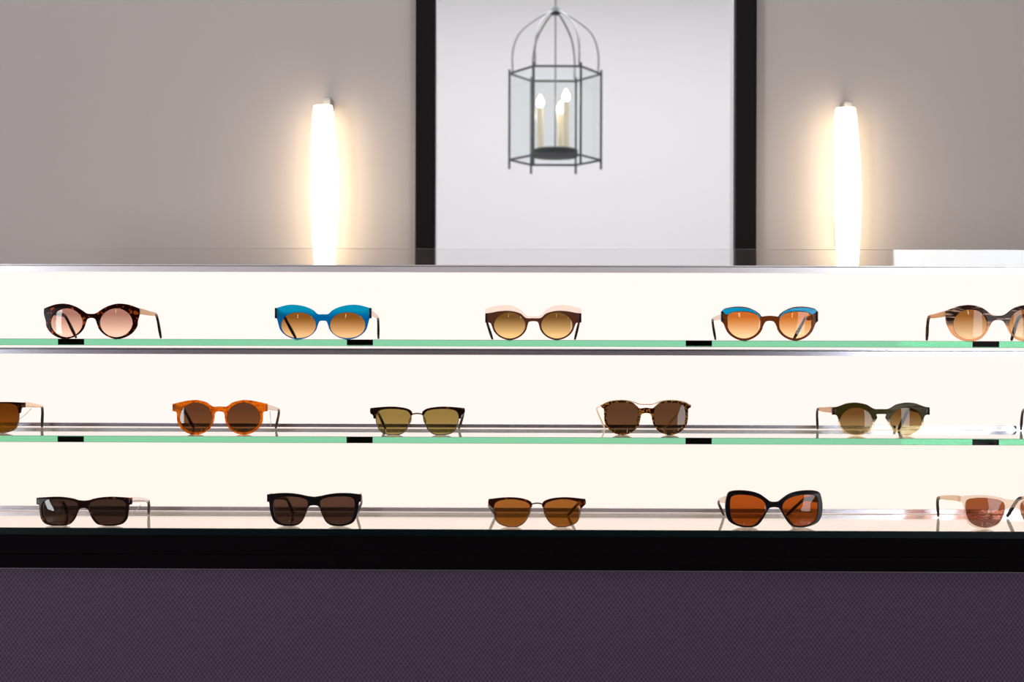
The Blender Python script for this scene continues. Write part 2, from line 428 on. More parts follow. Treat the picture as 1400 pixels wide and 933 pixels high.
bm = bmesh.new(); sweep(bm, [(0, 0, .03), (0, 0, zz)], [(.0025, .0025)] * 2, n=8); link('centre_rod', finish(bm, 'centre_rod'), M_wirec, lan)
bm = bmesh.new(); sweep(bm, [(0, 0, zz - .012), (0, 0, zz - .004), (0, 0, zz + .006), (0, 0, zz + .014)], [(.012, .012), (.018, .018), (.014, .014), (.005, .005)], n=14, power=2)
link('crown', finish(bm, 'crown'), M_iron, lan)
zk = 0.5
bm = bmesh.new(); sweep(bm, [(0, 0, zz + .012), (0, 0, ZC - zb - .02)], [(.003, .003)] * 2, n=8); link('hanging_rod', finish(bm, 'hanging_rod'), M_wirec, lan)
bm = bmesh.new(); sweep(bm, [(0, 0, ZC - zb - .03), (0, 0, ZC - zb)], [(.04, .04), (.05, .05)], n=20, power=2); link('ceiling_rose', finish(bm, 'ceiling_rose'), M_iron, lan)
bm = bmesh.new(); sweep(bm, [(0, 0, .008), (0, 0, .012), (0, 0, .030), (0, 0, .034)], [(.066, .066), (.070, .070), (.070, .070), (.062, .062)], n=24, power=2)
link('candle_tray', finish(bm, 'candle_tray'), M_tray, lan)
for ax, ay, hh in ((-.046, -.012, .125), (.018, .042, .115), (.032, -.03, .140)):
    bm = bmesh.new(); sweep(bm, [(ax, ay, .034), (ax, ay, .034 + hh)], [(.010, .010)] * 2, n=14, power=2); c = link('candle', finish(bm, 'candle'), M_candle, lan)
    z0 = .034 + hh
    pr = [(0, .005), (.005, .009), (.013, .012), (.022, .010), (.031, .0055), (.038, .0015)]
    bm = bmesh.new(); sweep(bm, [(ax, ay, z0 + a) for a, _ in pr], [(r_, r_) for _, r_ in pr], n=14, power=2)
    link('bulb', finish(bm, 'bulb', angle=80), M_bulb, c)

# ------------------------------------------------------------------ backlit display unit
UX0, UX1 = -1.20, 1.30
YFR, YGB, YP = 2.10, 2.303, 2.312                   # front edge, back edge of the glass, face of the light panels
z1, z2, z3 = at(700, 465.0, YFR).z, at(700, 598.0, YFR).z, at(700, 724.4, YFR).z
SZ = {1: z1, 2: z2, 3: z3}
GT = 0.0098
unit = empty('display_unit', (0.05, 2.2, 0)); of = unit.location.copy()
tag(unit, 'long backlit display unit with three glowing bays, metal rails, black ledge and purple fabric front', 'display unit')
zr = [(at(700, 373.0, YP).z, at(700, 363.0, YP).z), (at(700, 485.6, YP).z, at(700, 477.0, YP).z),
      (z2 + .0013, at(700, 579.9, YP).z), (z3 + .0013, at(700, 694.1, YP).z)]
PE = [((1.0, 0.848, 0.80), 1.15), ((1.0, 0.835, 0.785), 1.15), ((1.0, 0.835, 0.755), 1.13)]
bays = [(zr[1][1] - .004, zr[0][0] + .004), (zr[2][0] - .012, zr[1][0] + .004), (zr[3][0] - .008, zr[2][0] + .004)]
for i, (a, b) in enumerate(bays):
    box('light_panel', (UX0, YP, a), (UX1, YP + .012, b), emission('backlit_panel_%d' % i, *PE[i]), unit, 0, of)
for i, (a, b) in enumerate(zr):
    bm = bmesh.new()
    hgt = b - a
    if i < 2:      # stepped profile: thin lip over a flat band
        bm_box(bm, Vector((UX0, 2.3045, b - .0016)) - of, Vector((UX1, YP, b)) - of, .0003, 1)
        prof = [(2.3057, a), (2.3055, b - .0028), (2.3085, b - .0016), (YP, b - .0016), (YP, a)]
    else:
        prof = [(2.3050, a), (2.3050, b - .0003), (2.3052, b), (YP, b), (YP, a)]
    va = [bm.verts.new(Vector((UX0, y, z)) - of) for y, z in prof]; vb = [bm.verts.new(Vector((UX1, y, z)) - of) for y, z in prof]
    n_ = len(prof); bm.faces.new(va); bm.faces.new(vb[::-1])
    for k in range(n_): bm.faces.new((va[k], va[(k + 1) % n_], vb[(k + 1) % n_], vb[k]))
    link('metal_rail', finish(bm, 'metal_rail', False), M_rail_top if i == 0 else M_rail, unit)
box('glass_upstand', (UX0, YP + .003, zr[0][1]), (UX1, YP + .009, at(700, 340.0, YP).z), M_clear, unit, 0.0006, of)
box('housing', (UX0, YP + .013, 0.0), (UX1, YP + .05, zr[0][1] - .002), M_cream, unit, 0.001, of)
# black ledge and fabric front
zl = at(700, 760.5, YFR).z; zf = at(700, 779.5, YFR).z; zg = z3 - .0100
box('back_stop', (UX0, YGB + .0002, zg - .001), (UX1, YP, z3 - .0004), M_black, unit, 0, of)
box('ledge_top', (UX0, YFR + .004, zg - .012), (UX1, YP + .012, zg - .0002), emission('ledge_added_glow', (1.0, 0.80, 0.62), 0.85), unit, 0, of)  # glow added to the ledge board to brighten the lowest glass
box('ledge_fascia', (UX0, YFR - .002, zl + .0006), (UX1, YFR + .004, zg - .0002), M_box, unit, 0.0008, of)
box('edge_cover', (UX0, YFR - .002, zg - .0001), (UX1, YFR - .0003, z3 - .0010), principled('dark_teal_edge', (0.0008, 0.005, 0.006), 0.35, spec=0.08), unit, 0, of)  # added dark strip hiding the ledge glow in the lowest glass edge
box('lower_fascia', (UX0, YFR - .004, zf), (UX1, YFR + .012, zl + .0003), M_box, unit, 0.001, of)
box('fabric_panel', (UX0, YFR + .002, 0.10), (UX1, YFR + .012, zf), M_fabric, unit, 0.001, of)
box('metal_bead', (UX0, YFR - .0015, zf - .0014), (UX1, YFR + .0025, zf), principled('dull_metal_bead', (0.16, 0.13, 0.16), 0.45, 0.6), unit, 0.0003, of)
box('plinth', (UX0 + .02, YFR + .05, 0.0), (UX1 - .02, YFR + .07, 0.10), M_box, unit, 0.001, of)
box('end_panel', (UX0 - .02, YFR, 0.0), (UX0, YP + .05, zg), M_box, unit, 0.001, of)
box('end_panel', (UX1, YFR, 0.0), (UX1 + .02, YP + .05, zg), M_box, unit, 0.001, of)
lab = {1: 'topmost green-edged glass shelf, carrying the turquoise blue sunglasses',
       2: 'middle green-edged glass shelf, carrying the orange tortoiseshell and olive sunglasses',
       3: 'lowest glass sheet lying on the black ledge under the bottom row of sunglasses'}
for k, z in SZ.items():
    bm = bmesh.new(); gx = 0.0
    prof = [(YFR, -.0004), (YFR + .0004, 0), (YGB, 0), (YGB, -GT), (YFR + .0016, -GT), (YFR + .0012, -GT + .0004)]   # slightly undercut front edge
    va = [bm.verts.new((UX0 + .002, y, q)) for y, q in prof]; vb = [bm.verts.new((UX1 - .002, y, q)) for y, q in prof]
    bm.faces.new(va); bm.faces.new(vb[::-1])
    for j in range(6): bm.faces.new((va[j], va[(j + 1) % 6], vb[(j + 1) % 6], vb[j]))
    me = finish(bm, 'glass_shelf', False)
    g = link('glass_shelf', me, M_glass if k < 3 else M_low); g.location = (0, 0, z)
    tag(g, lab[k], 'shelf', 'glass shelves of the display unit')
    if k < 3:      # black clips glued to the back edge
        for px in (97, 492, 955.5, 1348):
            xf = at(px, 470, YFR).x; sn = (xf / math.hypot(xf, YFR)) / 1.5
            xb = xf + (YGB - YFR) * sn / math.sqrt(1 - sn * sn); hw = .0205
            box('shelf_clip', (xb - hw, YGB - .0006, -GT), (xb + hw, 2.3040, -.0003), M_black, g)

# ------------------------------------------------------------------ sunglasses
WRAP = 0.60
def plate(name, loops, y0, y1, bevel, material, parent, wrap=WRAP):
    """loops of (x, z) filled with holes, from depth y0 (front) to y1, bent round the face"""
    cu = bpy.data.curves.new(name, 'CURVE'); cu.dimensions = '2D'; cu.fill_mode = 'BOTH'
    cu.extrude = max((y1 - y0) / 2 - bevel, 1e-5); cu.bevel_depth = bevel; cu.bevel_resolution = 1; cu.offset = -bevel + .0002
    for lp in loops:
        s = cu.splines.new('POLY'); s.points.add(len(lp) - 1)
        for i, (x, z) in enumerate(lp): s.points[i].co = (x, z, 0, 1)
        s.use_cyclic_u = True
    t = bpy.data.objects.new('t', cu); COL.objects.link(t)
    bpy.context.view_layer.update()
    me = bpy.data.meshes.new_from_object(t.evaluated_get(bpy.context.evaluated_depsgraph_get()))
    bpy.data.objects.remove(t); bpy.data.curves.remove(cu)
    me.name = name
    ym = (y0 + y1) / 2
    for v in me.vertices:
        x, z, d = v.co
        v.co = (x, ym - d + wrap * x * x, z)
    bm = bmesh.new(); bm.from_mesh(me)
    bmesh.ops.remove_doubles(bm, verts=bm.verts[:], dist=1e-6)
    bpy.data.meshes.remove(me)
    me = finish(bm, name, True, 20)
    return link(name, me, material, parent)
def lens_mesh(name, loop, y, bulge, material, parent, thick=.0016, wrap=WRAP):
    cx = sum(p[0] for p in loop) / len(loop); cz = sum(p[1] for p in loop) / len(loop)
    bm = bmesh.new(); R_ = [0.0, .18, .36, .54, .70, .84, .94, 1.004]; n = len(loop)
    layers = []
    for side in (0, 1):
        rings = []
        for r in R_:
            yy = y - bulge * (1 - r * r) + side * thick
            if r == 0: rings.append([bm.verts.new((cx, yy + wrap * cx * cx, cz))]); continue
            ring = []
            for (x, z) in loop:
                X = cx + (x - cx) * r
                ring.append(bm.verts.new((X, yy + wrap * X * X, cz + (z - cz) * r)))
            rings.append(ring)
        for k in range(n): bm.faces.new((rings[0][0], rings[1][k], rings[1][(k + 1) % n]))
        for j in range(1, len(rings) - 1):
            for k in range(n): bm.faces.new((rings[j][k], rings[j + 1][k], rings[j + 1][(k + 1) % n], rings[j][(k + 1) % n]))
        layers.append(rings[-1])
    for k in range(n): bm.faces.new((layers[0][k], layers[0][(k + 1) % n], layers[1][(k + 1) % n], layers[1][k]))
    return link(name, finish(bm, name, True, 50), material, parent)

def glasses(row, x0, y0, k, cx, half, hole, mats, temples, label, brow=None, brow_mat=None, style='full', Y=None, blocks=None,
            thick=.0042, th=(.0042, .0026), rivets=False, pads=False, bulge=.0013, topbar=None, shift=0.0, tip_mat=None, sleeve=None, cord=None):
    """half: outline of one half from the top of the bridge round to its underside (dx from the axis, y), hole: the lens;
       all in zoomed pixels of a crop at (x0, y0) with zoom k"""
    zs = SZ[row]
    px = lambda x: x0 + x / k + shift
    py = lambda y: y0 + y / k
    bot = max(p[1] for p in (half if style == 'full' else hole)) + (0 if style == 'full' else 4)
    if Y is None:
        d = ROT @ Vector(((px(cx) - 700) / F, (466.5 - py(bot)) / F, -1.0))
        Y = (zs - CAM.z) / d.z * d.y
        Y = min(max(Y, 2.115), 2.16)
    base = at(px(cx), py(bot), Y)
    root = empty('sunglasses', (base.x, Y, zs))
    tag(root, label, 'sunglasses', 'sunglasses on the %s' % {1: 'top glass shelf', 2: 'middle glass shelf', 3: 'bottom ledge'}[row])
    zofs = base.z
    def cv(x, y, dy=0.0):
        p = at(px(x), py(y), Y + dy); return (p.x - base.x, p.z - zofs)
    def loop(pts, s): return [cv(cx + s * p[0], p[1]) for p in pts]
    hs = catmull(hole, True, 4)
    lens_loops = []
    for s in (-1, 1): lens_loops.append(loop(hs, s))
    fm, lm, tm = mats
    if style == 'full':
        op = catmull(half, False, 5)
        outer = loop(op, 1) + loop(op, -1)[::-1][1:-1]
        plate('front_frame', [outer] + lens_loops, -thick / 2, thick / 2, .0007, fm, root)
    else:
        for s in (-1, 1):
            L_ = lens_loops[0 if s < 0 else 1]
            mx = sum(p[0] for p in L_) / len(L_); mz = sum(p[1] for p in L_) / len(L_)
            out_ = []
            for (x, z) in L_:
                d = math.hypot(x - mx, z - mz); q = (d + .0010) / d
                out_.append((mx + (x - mx) * q, mz + (z - mz) * q))
            plate('rim', [out_, L_], -.001, .001, .0003, fm, root)
        a, b = style[1]                           # y of bridge bar, half length
        pts = [(-b, a + 5), (-b * .6, a - 4), (0, a - 8), (b * .6, a - 4), (b, a + 5)]
        pp = []
        for x, y in pts:
            q = cv(cx + x, y); pp.append((q[0], -.0005, q[1]))
        pp = cat3(pp, 4); bm = bmesh.new(); sweep(bm, pp, [(.0011, .0011)] * len(pp), n=8)
        link('bridge', finish(bm, 'bridge', angle=70), fm, root)
    for s, L_ in zip((-1, 1), lens_loops):
        lens_mesh('lens', L_, -.0004, bulge, lm, root)
    if brow:
        bp = catmull(brow, True, 4)
        if style == 'full' and brow[0][0] == 0:
            bo = catmull(brow, False, 4); full = loop(bo, 1) + loop(bo, -1)[::-1][1:-1]
            plate('brow_bar', [full], -thick / 2 - .0006, thick / 2, .0006, brow_mat, root)
        else:
            for s in (-1, 1):
                plate('brow_bar', [loop(bp, s)], -thick / 2 - .0006, thick / 2 - .0002, .0006, brow_mat, root)
    if topbar:
        pp = []
        for x, y in topbar:
            q = cv(cx + x, y); pp.append((q[0], -.0026 + WRAP * q[0] ** 2, q[1]))
        pp = cat3(pp, 4); bm = bmesh.new(); sweep(bm, pp, [(.0007, .0007)] * len(pp), n=8)
        link('top_bar', finish(bm, 'top_bar', angle=70), tm, root)
    if blocks:
        (xa, xb, ya, yb), bmat = blocks
        for s in (-1, 1):
            c1 = cv(cx + s * xa, ya); c2 = cv(cx + s * xb, yb)
            lo = (min(c1[0], c2[0]), 0, min(c1[1], c2[1])); hi = (max(c1[0], c2[0]), 0, max(c1[1], c2[1]))
            yo = WRAP * ((c1[0] + c2[0]) / 2) ** 2
            bm = bmesh.new(); bm_box(bm, (lo[0], yo - thick / 2 - .0008, lo[2]), (hi[0], yo + thick / 2 + .002, hi[2]), .0006)
            link('end_piece', finish(bm, 'end_piece'), bmat, root)
    if rivets:
        rx, ry = rivets
        for s in (-1, 1):
            for dy in (-7, 8):
                c = cv(cx + s * rx, ry + dy); yo = WRAP * c[0] ** 2
                bm = bmesh.new(); sweep(bm, [(c[0], yo - thick / 2 - .0005, c[1]), (c[0], yo - thick / 2 + .001, c[1])], [(.0007, .0007)] * 2, n=8)
                link('rivet', finish(bm, 'rivet'), M_rivet, root)
    if pads:
        for s in (-1, 1):
            a, b = pads
            c = cv(cx + s * a, b)
            bm = bmesh.new(); sweep(bm, [(c[0], .003, c[1] + .005), (c[0] + s * .0008, .0045, c[1] + .002), (c[0] + s * .0022, .0048, c[1] - .003), (c[0] + s * .003, .004, c[1] - .006)],
                                    [(.0006, .001), (.0011, .0022), (.0011, .0022), (.0006, .001)], n=8, power=2)
            link('nose_pad', finish(bm, 'nose_pad', angle=70), M_pad, root)
    if cord:
        c1, c2 = cv(cord[0], cord[1], .05), cv(cord[2], cord[3], .05)
        pp = cat3([(c1[0], .05, c1[1]), ((c1[0] + c2[0]) / 2 + .0006, .051, (c1[1] + c2[1]) / 2), (c2[0], .05, c2[1])], 4)
        bm = bmesh.new(); sweep(bm, pp, [(.0005, .0005)] * len(pp), n=6)
        link('tag_cord', finish(bm, 'tag_cord', angle=80), M_cord, root)
    # temples: hinge, elbow and tip as seen in the picture, at their own depth behind the front
    for s, tp in zip((-1, 1), temples):
        hx, hy, ex, ey, tx = tp[:5]
        q = cv(hx, hy); A_ = Vector((q[0], WRAP * q[0] ** 2 + thick / 2 - .0005, q[1]))
        E_ = at(px(ex), py(ey), Y + .098) - Vector((base.x, Y, zofs))
        T_ = at(px(tx), 466.5, Y + .134) - Vector((base.x, Y, zofs)); 
        w0, w1 = th
        T_.z = w1 * .9 if len(tp) < 6 else tp[5]
        Bk = A_ + (E_ - A_) * .10; Bk.z = A_.z
        Mi = A_ + (E_ - A_) * .62; Mi.z = A_.z + (E_.z - A_.z) * .45
        Pe = A_ + (E_ - A_) * .93; Pe.z = E_.z + .0015
        Dn = E_ + (T_ - E_) * .22
        pp = [A_, Bk, Mi, Pe, Dn, E_ + (T_ - E_) * .7, T_]
        wd = [w0, w0, (w0 + w1) / 2, w1 * .95, w1 * .95, w1 * 1.15, w1 * .75]
        tk = [.0020, .0020, .0019, .0019, .0019, .0021, .0016] if w0 > .002 else [w0] * 7
        q4 = cat3([(p.x, p.y, p.z, a, b) for p, a, b in zip(pp, tk, wd)], 7)
        cut = 0
        def part_mesh(name, seg):
            bm = bmesh.new(); sweep(bm, [g_[:3] for g_ in seg], [(g_[3], g_[4]) for g_ in seg], n=12, power=3, flat_side=Vector((1, 0, 0)))
            return finish(bm, name, angle=50)
        def part(name, seg, m_): return link(name, part_mesh(name, seg), m_, root)
        if sleeve and sleeve[0] == s:          # arm with a pale front half and a dark end
            i1 = int(len(q4) * sleeve[2])
            part('temple', q4[:i1 + 1], sleeve[3])
            link('temple_tip', part_mesh('temple_tip', q4[i1:]), tip_mat or tm, root)
            continue
        if tip_mat is not None:
            ti = int(len(q4) * .50)
            tpl = part('temple', q4[:ti + 1], tm)
            bm = bmesh.new(); sg = [(g_[0], g_[1], g_[2], g_[3] * 1.12, g_[4] * 1.12) for g_ in q4[ti:]]
            sweep(bm, [g_[:3] for g_ in sg], [(g_[3], g_[4]) for g_ in sg], n=12, power=3, flat_side=Vector((1, 0, 0)))
            link('temple_tip', finish(bm, 'temple_tip', angle=50), tip_mat, root)
        else:
            part('temple', q4, tm)
    return root

M_silver = principled('silver_metal', (0.75, 0.72, 0.70), 0.2, 1.0)
M_rivet = principled('dull_rivet_metal', (0.22, 0.20, 0.18), 0.45, 0.8)
M_gold = principled('pale_gold_metal', (0.80, 0.60, 0.38), 0.25, 1.0)
M_gun = principled('gunmetal', (0.16, 0.12, 0.09), 0.3, 1.0)
M_cord = acetate('clear_nylon', (0.95, 0.90, 0.84), trans=.5, clear=.3)
M_pad = acetate('clear_silicone', (0.85, 0.82, 0.75), trans=0.5, clear=0.5)
def A(name, *a, **k): return acetate(name, *a, **k)
havana = A('dark_havana', (0.030, 0.004, 0.003), (0.85, 0.16, 0.015), .55, 125, .57, width=.07, clear=.15)
havana2 = A('amber_havana', (0.98, 0.44, 0.05), (0.50, 0.08, 0.008), .7, 230, .50, width=.22, clear=.6)
blonde = A('peach_acetate', (0.92, 0.66, 0.42), (0.70, 0.42, 0.24), .5, 60, .55, clear=.6)
blue = A('turquoise_acetate', (0.02, 0.60, 0.80), None, .6, low=(0.010, 0.36, 0.66), split=(.66, .84), clear=.6, clear_top=.6)
blue_top = A('bright_turquoise_acetate', (0.004, 0.42, 0.70), trans=.6, clear=.35)
blue_opaque = A('cyan_acetate', (0.003, 0.50, 0.90), trans=.15)
brown = A('brown_acetate', (0.24, 0.09, 0.05), trans=.5, clear=.2)
brown2 = A('chestnut_acetate', (0.36, 0.11, 0.022), trans=.5, clear=.3)
cream = A('cream_acetate', (0.99, 0.93, 0.88), trans=.7, clear=.85)
cream_t = A('cream_temple_acetate', (0.97, 0.86, 0.72), trans=.5, clear=.65)
black = A('black_acetate', (0.006, 0.004, 0.006), trans=.05, rough=.16)
darkblock = A('dark_end_acetate', (0.018, 0.006, 0.012), trans=.1)
striped = A('striped_horn', (0.050, 0.018, 0.014), (0.95, 0.62, 0.45), .45, 120, .55, low=(0.98, 0.70, 0.48), split=(.40, .58), stripes=True, clear=.7)
tort = A('mottled_tortoise', (0.030, 0.008, 0.004), (0.90, 0.40, 0.06), .6, 300, .50, width=.06, clear=.15)
darktort = A('dark_tortoise', (0.016, 0.005, 0.005), (0.28, 0.07, 0.015), .35, 120, .62)
redtort = A('red_tortoise', (0.045, 0.008, 0.006), (0.45, 0.08, 0.015), .45, 90, .56, width=.15)
olive = A('olive_fade', (0.080, 0.062, 0.008), None, .35, low=(0.985, 0.90, 0.74), split=(.40, .52), clear=.9)
navy = A('navy_acetate', (0.004, 0.020, 0.050), trans=.3)
clearf = A('frosted_clear_acetate', (0.98, 0.91, 0.84), trans=.7, clear=.8)
paper = A('pale_arm_acetate', (0.985, 0.93, 0.87), trans=.6, clear=.7)
paper_tan = A('tan_arm_acetate', (0.90, 0.74, 0.58), trans=.6, clear=.65)
brown_t = A('brown_tip', (0.20, 0.07, 0.03), (0.04, 0.012, 0.008), .4, 90, .5)

def arc(cx, cy, rx, ry, a0, a1, n=11, p=2.0):
    out = []
    for i in range(n):
        a = math.radians(a0 + (a1 - a0) * i / (n - 1)); c, q = math.cos(a), math.sin(a)
        out.append((cx + rx * math.copysign(abs(c) ** (2 / p), c), cy + ry * math.copysign(abs(q) ** (2 / p), q)))
    return out
def oval(cx, cy, rx, ry, p=2.0): return arc(cx, cy, rx, ry, 0, 345, 24, p)
# ---- top shelf
glasses(1, 40, 395, 7, 594,
    [(0, 242), (45, 236), (95, 203), (150, 172), (215, 150), (270, 143), (340, 150), (400, 168), (455, 190, 1), (457, 240), *arc(248, 322, 192, 158, -6, 174, 11, 1.82), (42, 294), (22, 281), (0, 278)],
    oval(237, 325, 157, 139, 1.95),
    (havana, lens_mat('rose_brown_lens', (168, 122, 108), (252, 220, 196)), darktort),
    [(160, 215, 350, 268, 448), (1044, 215, 1222, 258, 1260)],
    'dark tortoiseshell cat-eye sunglasses with rosy gradient lenses, leftmost on the top glass shelf', sleeve=(1, .03, .52, paper_tan), Y=2.125, th=(.0045, .0024))
glasses(1, 350, 395, 7, 641,
    [(0, 241), (50, 240), (90, 205), (150, 175), (220, 157), (290, 150), (350, 155), (420, 173), (458, 187, 1), (458, 278, 1), (442, 284), *arc(238, 343, 186, 139, 5, 176, 11, 1.8), (34, 308), (0, 302)],
    oval(235, 346, 169, 124, 2.1),
    (blue, lens_mat('amber_gradient_lens', (132, 84, 28), (244, 204, 146)), navy),
    [(195, 220, 268, 262, 380), (1090, 225, 1170, 285, 1172)],
    'turquoise blue cat-eye sunglasses with amber gradient lenses, on the top glass shelf', sleeve=(1, .03, .55, paper),
    blocks=((442, 463, 180, 280), darkblock), Y=2.125)
glasses(1, 640, 395, 7, 624,
    [(0, 278), (60, 278), (90, 262), (120, 235), (180, 215), (250, 207), (330, 212), (400, 225), (456, 232, 1), (456, 318, 1), (412, 322), *arc(226, 343, 169, 143, 8, 176, 11, 1.84), (42, 312), (0, 305)],
    oval(226, 345, 151, 127, 1.9),
    (brown, lens_mat('olive_gold_lens', (112, 80, 36), (246, 214, 146)), darktort),
    [(180, 270, 176, 305, 232), (1066, 270, 1064, 305, 1022)],
    'brown round sunglasses with a pale cream brow bar on the top glass shelf',
    brow=[(0, 262), (50, 258), (88, 236), (120, 200), (180, 168), (250, 152), (350, 160), (440, 183), (459, 195, 1), (459, 229, 1), (400, 221), (330, 209), (250, 204), (180, 212), (120, 232), (90, 258), (55, 275), (0, 276)],
    brow_mat=cream, blocks=((438, 461, 230, 318), darkblock), Y=2.125, th=(.0035, .0018))
glasses(1, 950, 395, 7, 717,
    [(0, 258), (45, 262), (80, 265), (100, 240), (150, 205), (220, 178), (300, 170), (370, 176), (430, 190), (458, 215, 1), (460, 310, 1), (438, 335), *arc(246, 343, 182, 153, 12, 175, 11, 1.82), (40, 314), (0, 305)],
    [(90, 300), (107, 262), (150, 235), (220, 220), (300, 218), (370, 228), (403, 262), *arc(246, 345, 158, 131, -8, 172, 11, 1.88)],
    (brown2, lens_mat('orange_gradient_lens', (196, 112, 42), (255, 226, 172)), darktort),
    [(268, 265, 166, 300, 196), (1160, 270, 1050, 292, 945)],
    'chestnut brown cat-eye sunglasses with bright blue brows on the top glass shelf', sleeve=(-1, .03, .55, paper),
    brow=[(92, 282), (105, 252), (150, 212), (220, 188), (300, 180), (380, 185), (430, 197), (452, 214), (408, 246), (370, 226), (300, 214), (220, 216), (150, 231), (112, 258)],
    brow_mat=blue_opaque, blocks=((440, 464, 215, 312), darkblock), Y=2.125)
glasses(1, 1240, 395, 8.75, 1090,
    [(0, 325), (60, 318), (110, 290), (160, 250), (230, 215), (300, 200), (370, 195), (450, 205), (540, 235), (618, 262, 1), (615, 380), (590, 460), (550, 530), (490, 585), (420, 618), (330, 628), (260, 618), (200, 590), (140, 520), (100, 440), (70, 392), (40, 376), (0, 373)],
    [(130, 428), (145, 355), (190, 292), (255, 256), (332, 248), (410, 258), (475, 298), (520, 358), (533, 428), (515, 505), (465, 565), (400, 598), (332, 606), (260, 595), (195, 558), (147, 500)],
    (striped, lens_mat('tan_gradient_lens', (146, 96, 42), (240, 212, 165)), blonde),
    [(480, 300, 252, 352, 236), (1700, 300, 1330, 345, 1250)],
    'brown striped sunglasses fading to peach at the right end of the top shelf', Y=2.125, tip_mat=brown_t, thick=.0045)

# ---- middle shelf
glasses(2, 0, 525, 7, -215,
    None, [(62, 300), (80, 245), (130, 215), (230, 200), (310, 204), (370, 222), (388, 270), (389, 340), (378, 400), (350, 448), (290, 472), (220, 482), (150, 470), (100, 430), (75, 370)],
    (M_gun, lens_mat('deep_amber_lens', (96, 50, 4), (128, 76, 12)), M_gold),
    [(-650, 215, -520, 250, -430), (225, 218, 408, 240, 404)],
    'browline sunglasses with deep amber lenses and gold arms, left end of the middle shelf',
    brow=[(50, 285), (55, 235), (100, 205), (200, 190), (330, 190), (449, 197, 1), (449, 240, 1), (418, 246), (408, 290), (392, 296, 1), (386, 245), (360, 215), (310, 203), (230, 198), (130, 212), (80, 240), (62, 290)],
    brow_mat=darktort, style=('brow', (262, 60)), pads=(50, 330), th=(.0040, .0017), tip_mat=black, cord=(300, 250, 188, 352), Y=2.15)
glasses(2, 210, 525, 7, 632,
    [(0, 218), (60, 220), (90, 205), (130, 178), (200, 160), (250, 157), (320, 165), (390, 180), (453, 195, 1), (453, 262, 1), (415, 270), *arc(232, 322, 179, 164, -6, 178), (42, 274), (0, 262)],
    oval(228, 323, 159, 143),
    (havana2, lens_mat('brown_lens', (90, 56, 34), (120, 78, 42)), brown_t),
    [(190, 228, 300, 262, 384), (1078, 230, 1204, 258, 1172)],
    'amber orange tortoiseshell round sunglasses with brown lenses, on the middle glass shelf', rivets=(432, 230), sleeve=(1, .05, .52, paper), cord=(1112, 262, 1118, 405), th=(.0040, .0024))
glasses(2, 480, 525, 7, 633,
    None, [(62, 295), (90, 262), (150, 246), (230, 240), (310, 243), (370, 262), (392, 300), (390, 360), (372, 420), (340, 460), (290, 480), (220, 487), (160, 478), (110, 440), (80, 380), (65, 330)],
    (M_gun, lens_mat('olive_lens', (142, 124, 66), (160, 140, 84)), darktort),
    [(190, 260, 268, 295, 330), (1076, 260, 1074, 300, 1034)],
    'browline sunglasses with a dark tortoise brow and olive lenses, on the middle glass shelf',
    brow=[(48, 300), (52, 268), (80, 245), (130, 230), (220, 220), (300, 221), (380, 227), (446, 234, 1), (448, 285, 1), (425, 300), (418, 333, 1), (396, 334, 1), (394, 295), (370, 257), (310, 241), (230, 238), (150, 245), (90, 262), (64, 296)],
    brow_mat=darktort, style=('brow', (292, 60)), pads=(58, 345), th=(.0038, .0020))
glasses(2, 790, 525, 7, 654,
    [(0, 228), (60, 235), (90, 213), (130, 180), (200, 163), (270, 163), (350, 175), (425, 203, 1), (428, 225, 1), (405, 240), (401, 290), *arc(229, 337, 170, 152, 0, 176, 11, 1.9), (45, 290), (0, 277)],
    [(72, 275), (92, 220), (140, 187), (220, 178), (300, 183), (358, 208), (379, 262), *arc(226, 335, 153, 142, 2, 176)],
    (tort, lens_mat('mid_brown_lens', (86, 60, 38), (98, 70, 44)), M_gold),
    [(226, 212, 178, 246, 262, .001), (1082, 212, 960, 280, 830, .001)],
    'mottled tortoise sunglasses with a thin metal bar over the bridge, on the middle shelf',
    topbar=[(-428, 205), (-350, 168), (-230, 156), (-130, 170), (-70, 192), (0, 196), (70, 192), (130, 170), (230, 156), (350, 168), (428, 205)],
    th=(.0011, .0010), pads=(60, 330))
glasses(2, 1090, 525, 7, 804,
    [(0, 242), (55, 242), (90, 230), (140, 200), (200, 185), (260, 180), (330, 188), (390, 210), (430, 222), (462, 225, 1), (462, 294, 1), (425, 300), *arc(236, 355, 172, 142, -8, 176, 11, 1.9), (42, 322), (50, 292), (20, 287), (0, 287)],
    oval(237, 357, 155, 131),
    (olive, lens_mat('bronze_gradient_lens', (104, 72, 30), (168, 148, 104)), brown_t),
    [(345, 252, 188, 250, 196), (1248, 258, 1062, 250, 972)],
    'round sunglasses with an olive top fading to clear lower rims, on the middle shelf',
    rivets=(438, 258), blocks=((448, 466, 226, 296), darkblock), tip_mat=black, sleeve=(-1, .03, .50, paper_tan), th=(.0046, .0024))
glasses(2, 1090, 525, 7, 804,
    [(0, 218), (60, 220), (90, 205), (130, 178), (200, 160), (250, 157), (320, 165), (390, 180), (453, 195, 1), (453, 262, 1), (415, 270), (410, 305), (395, 350), (370, 400), (330, 450), (270, 480), (230, 500), (170, 475), (120, 430), (85, 370), (65, 310), (40, 272), (0, 262)],
    [(68, 300), (85, 240), (130, 200), (200, 181), (250, 180), (320, 200), (370, 250), (386, 310), (375, 370), (340, 430), (290, 460), (240, 466), (180, 458), (120, 410), (82, 355)],
    (navy, lens_mat('grey_lens', (70, 70, 80), (100, 100, 110)), navy),
    [(355, 232, 198, 262, 186), (1252, 232, 1070, 262, 1000)],
    'navy sunglasses, only an arm tip showing, at the right end of the middle shelf', shift=279.5)

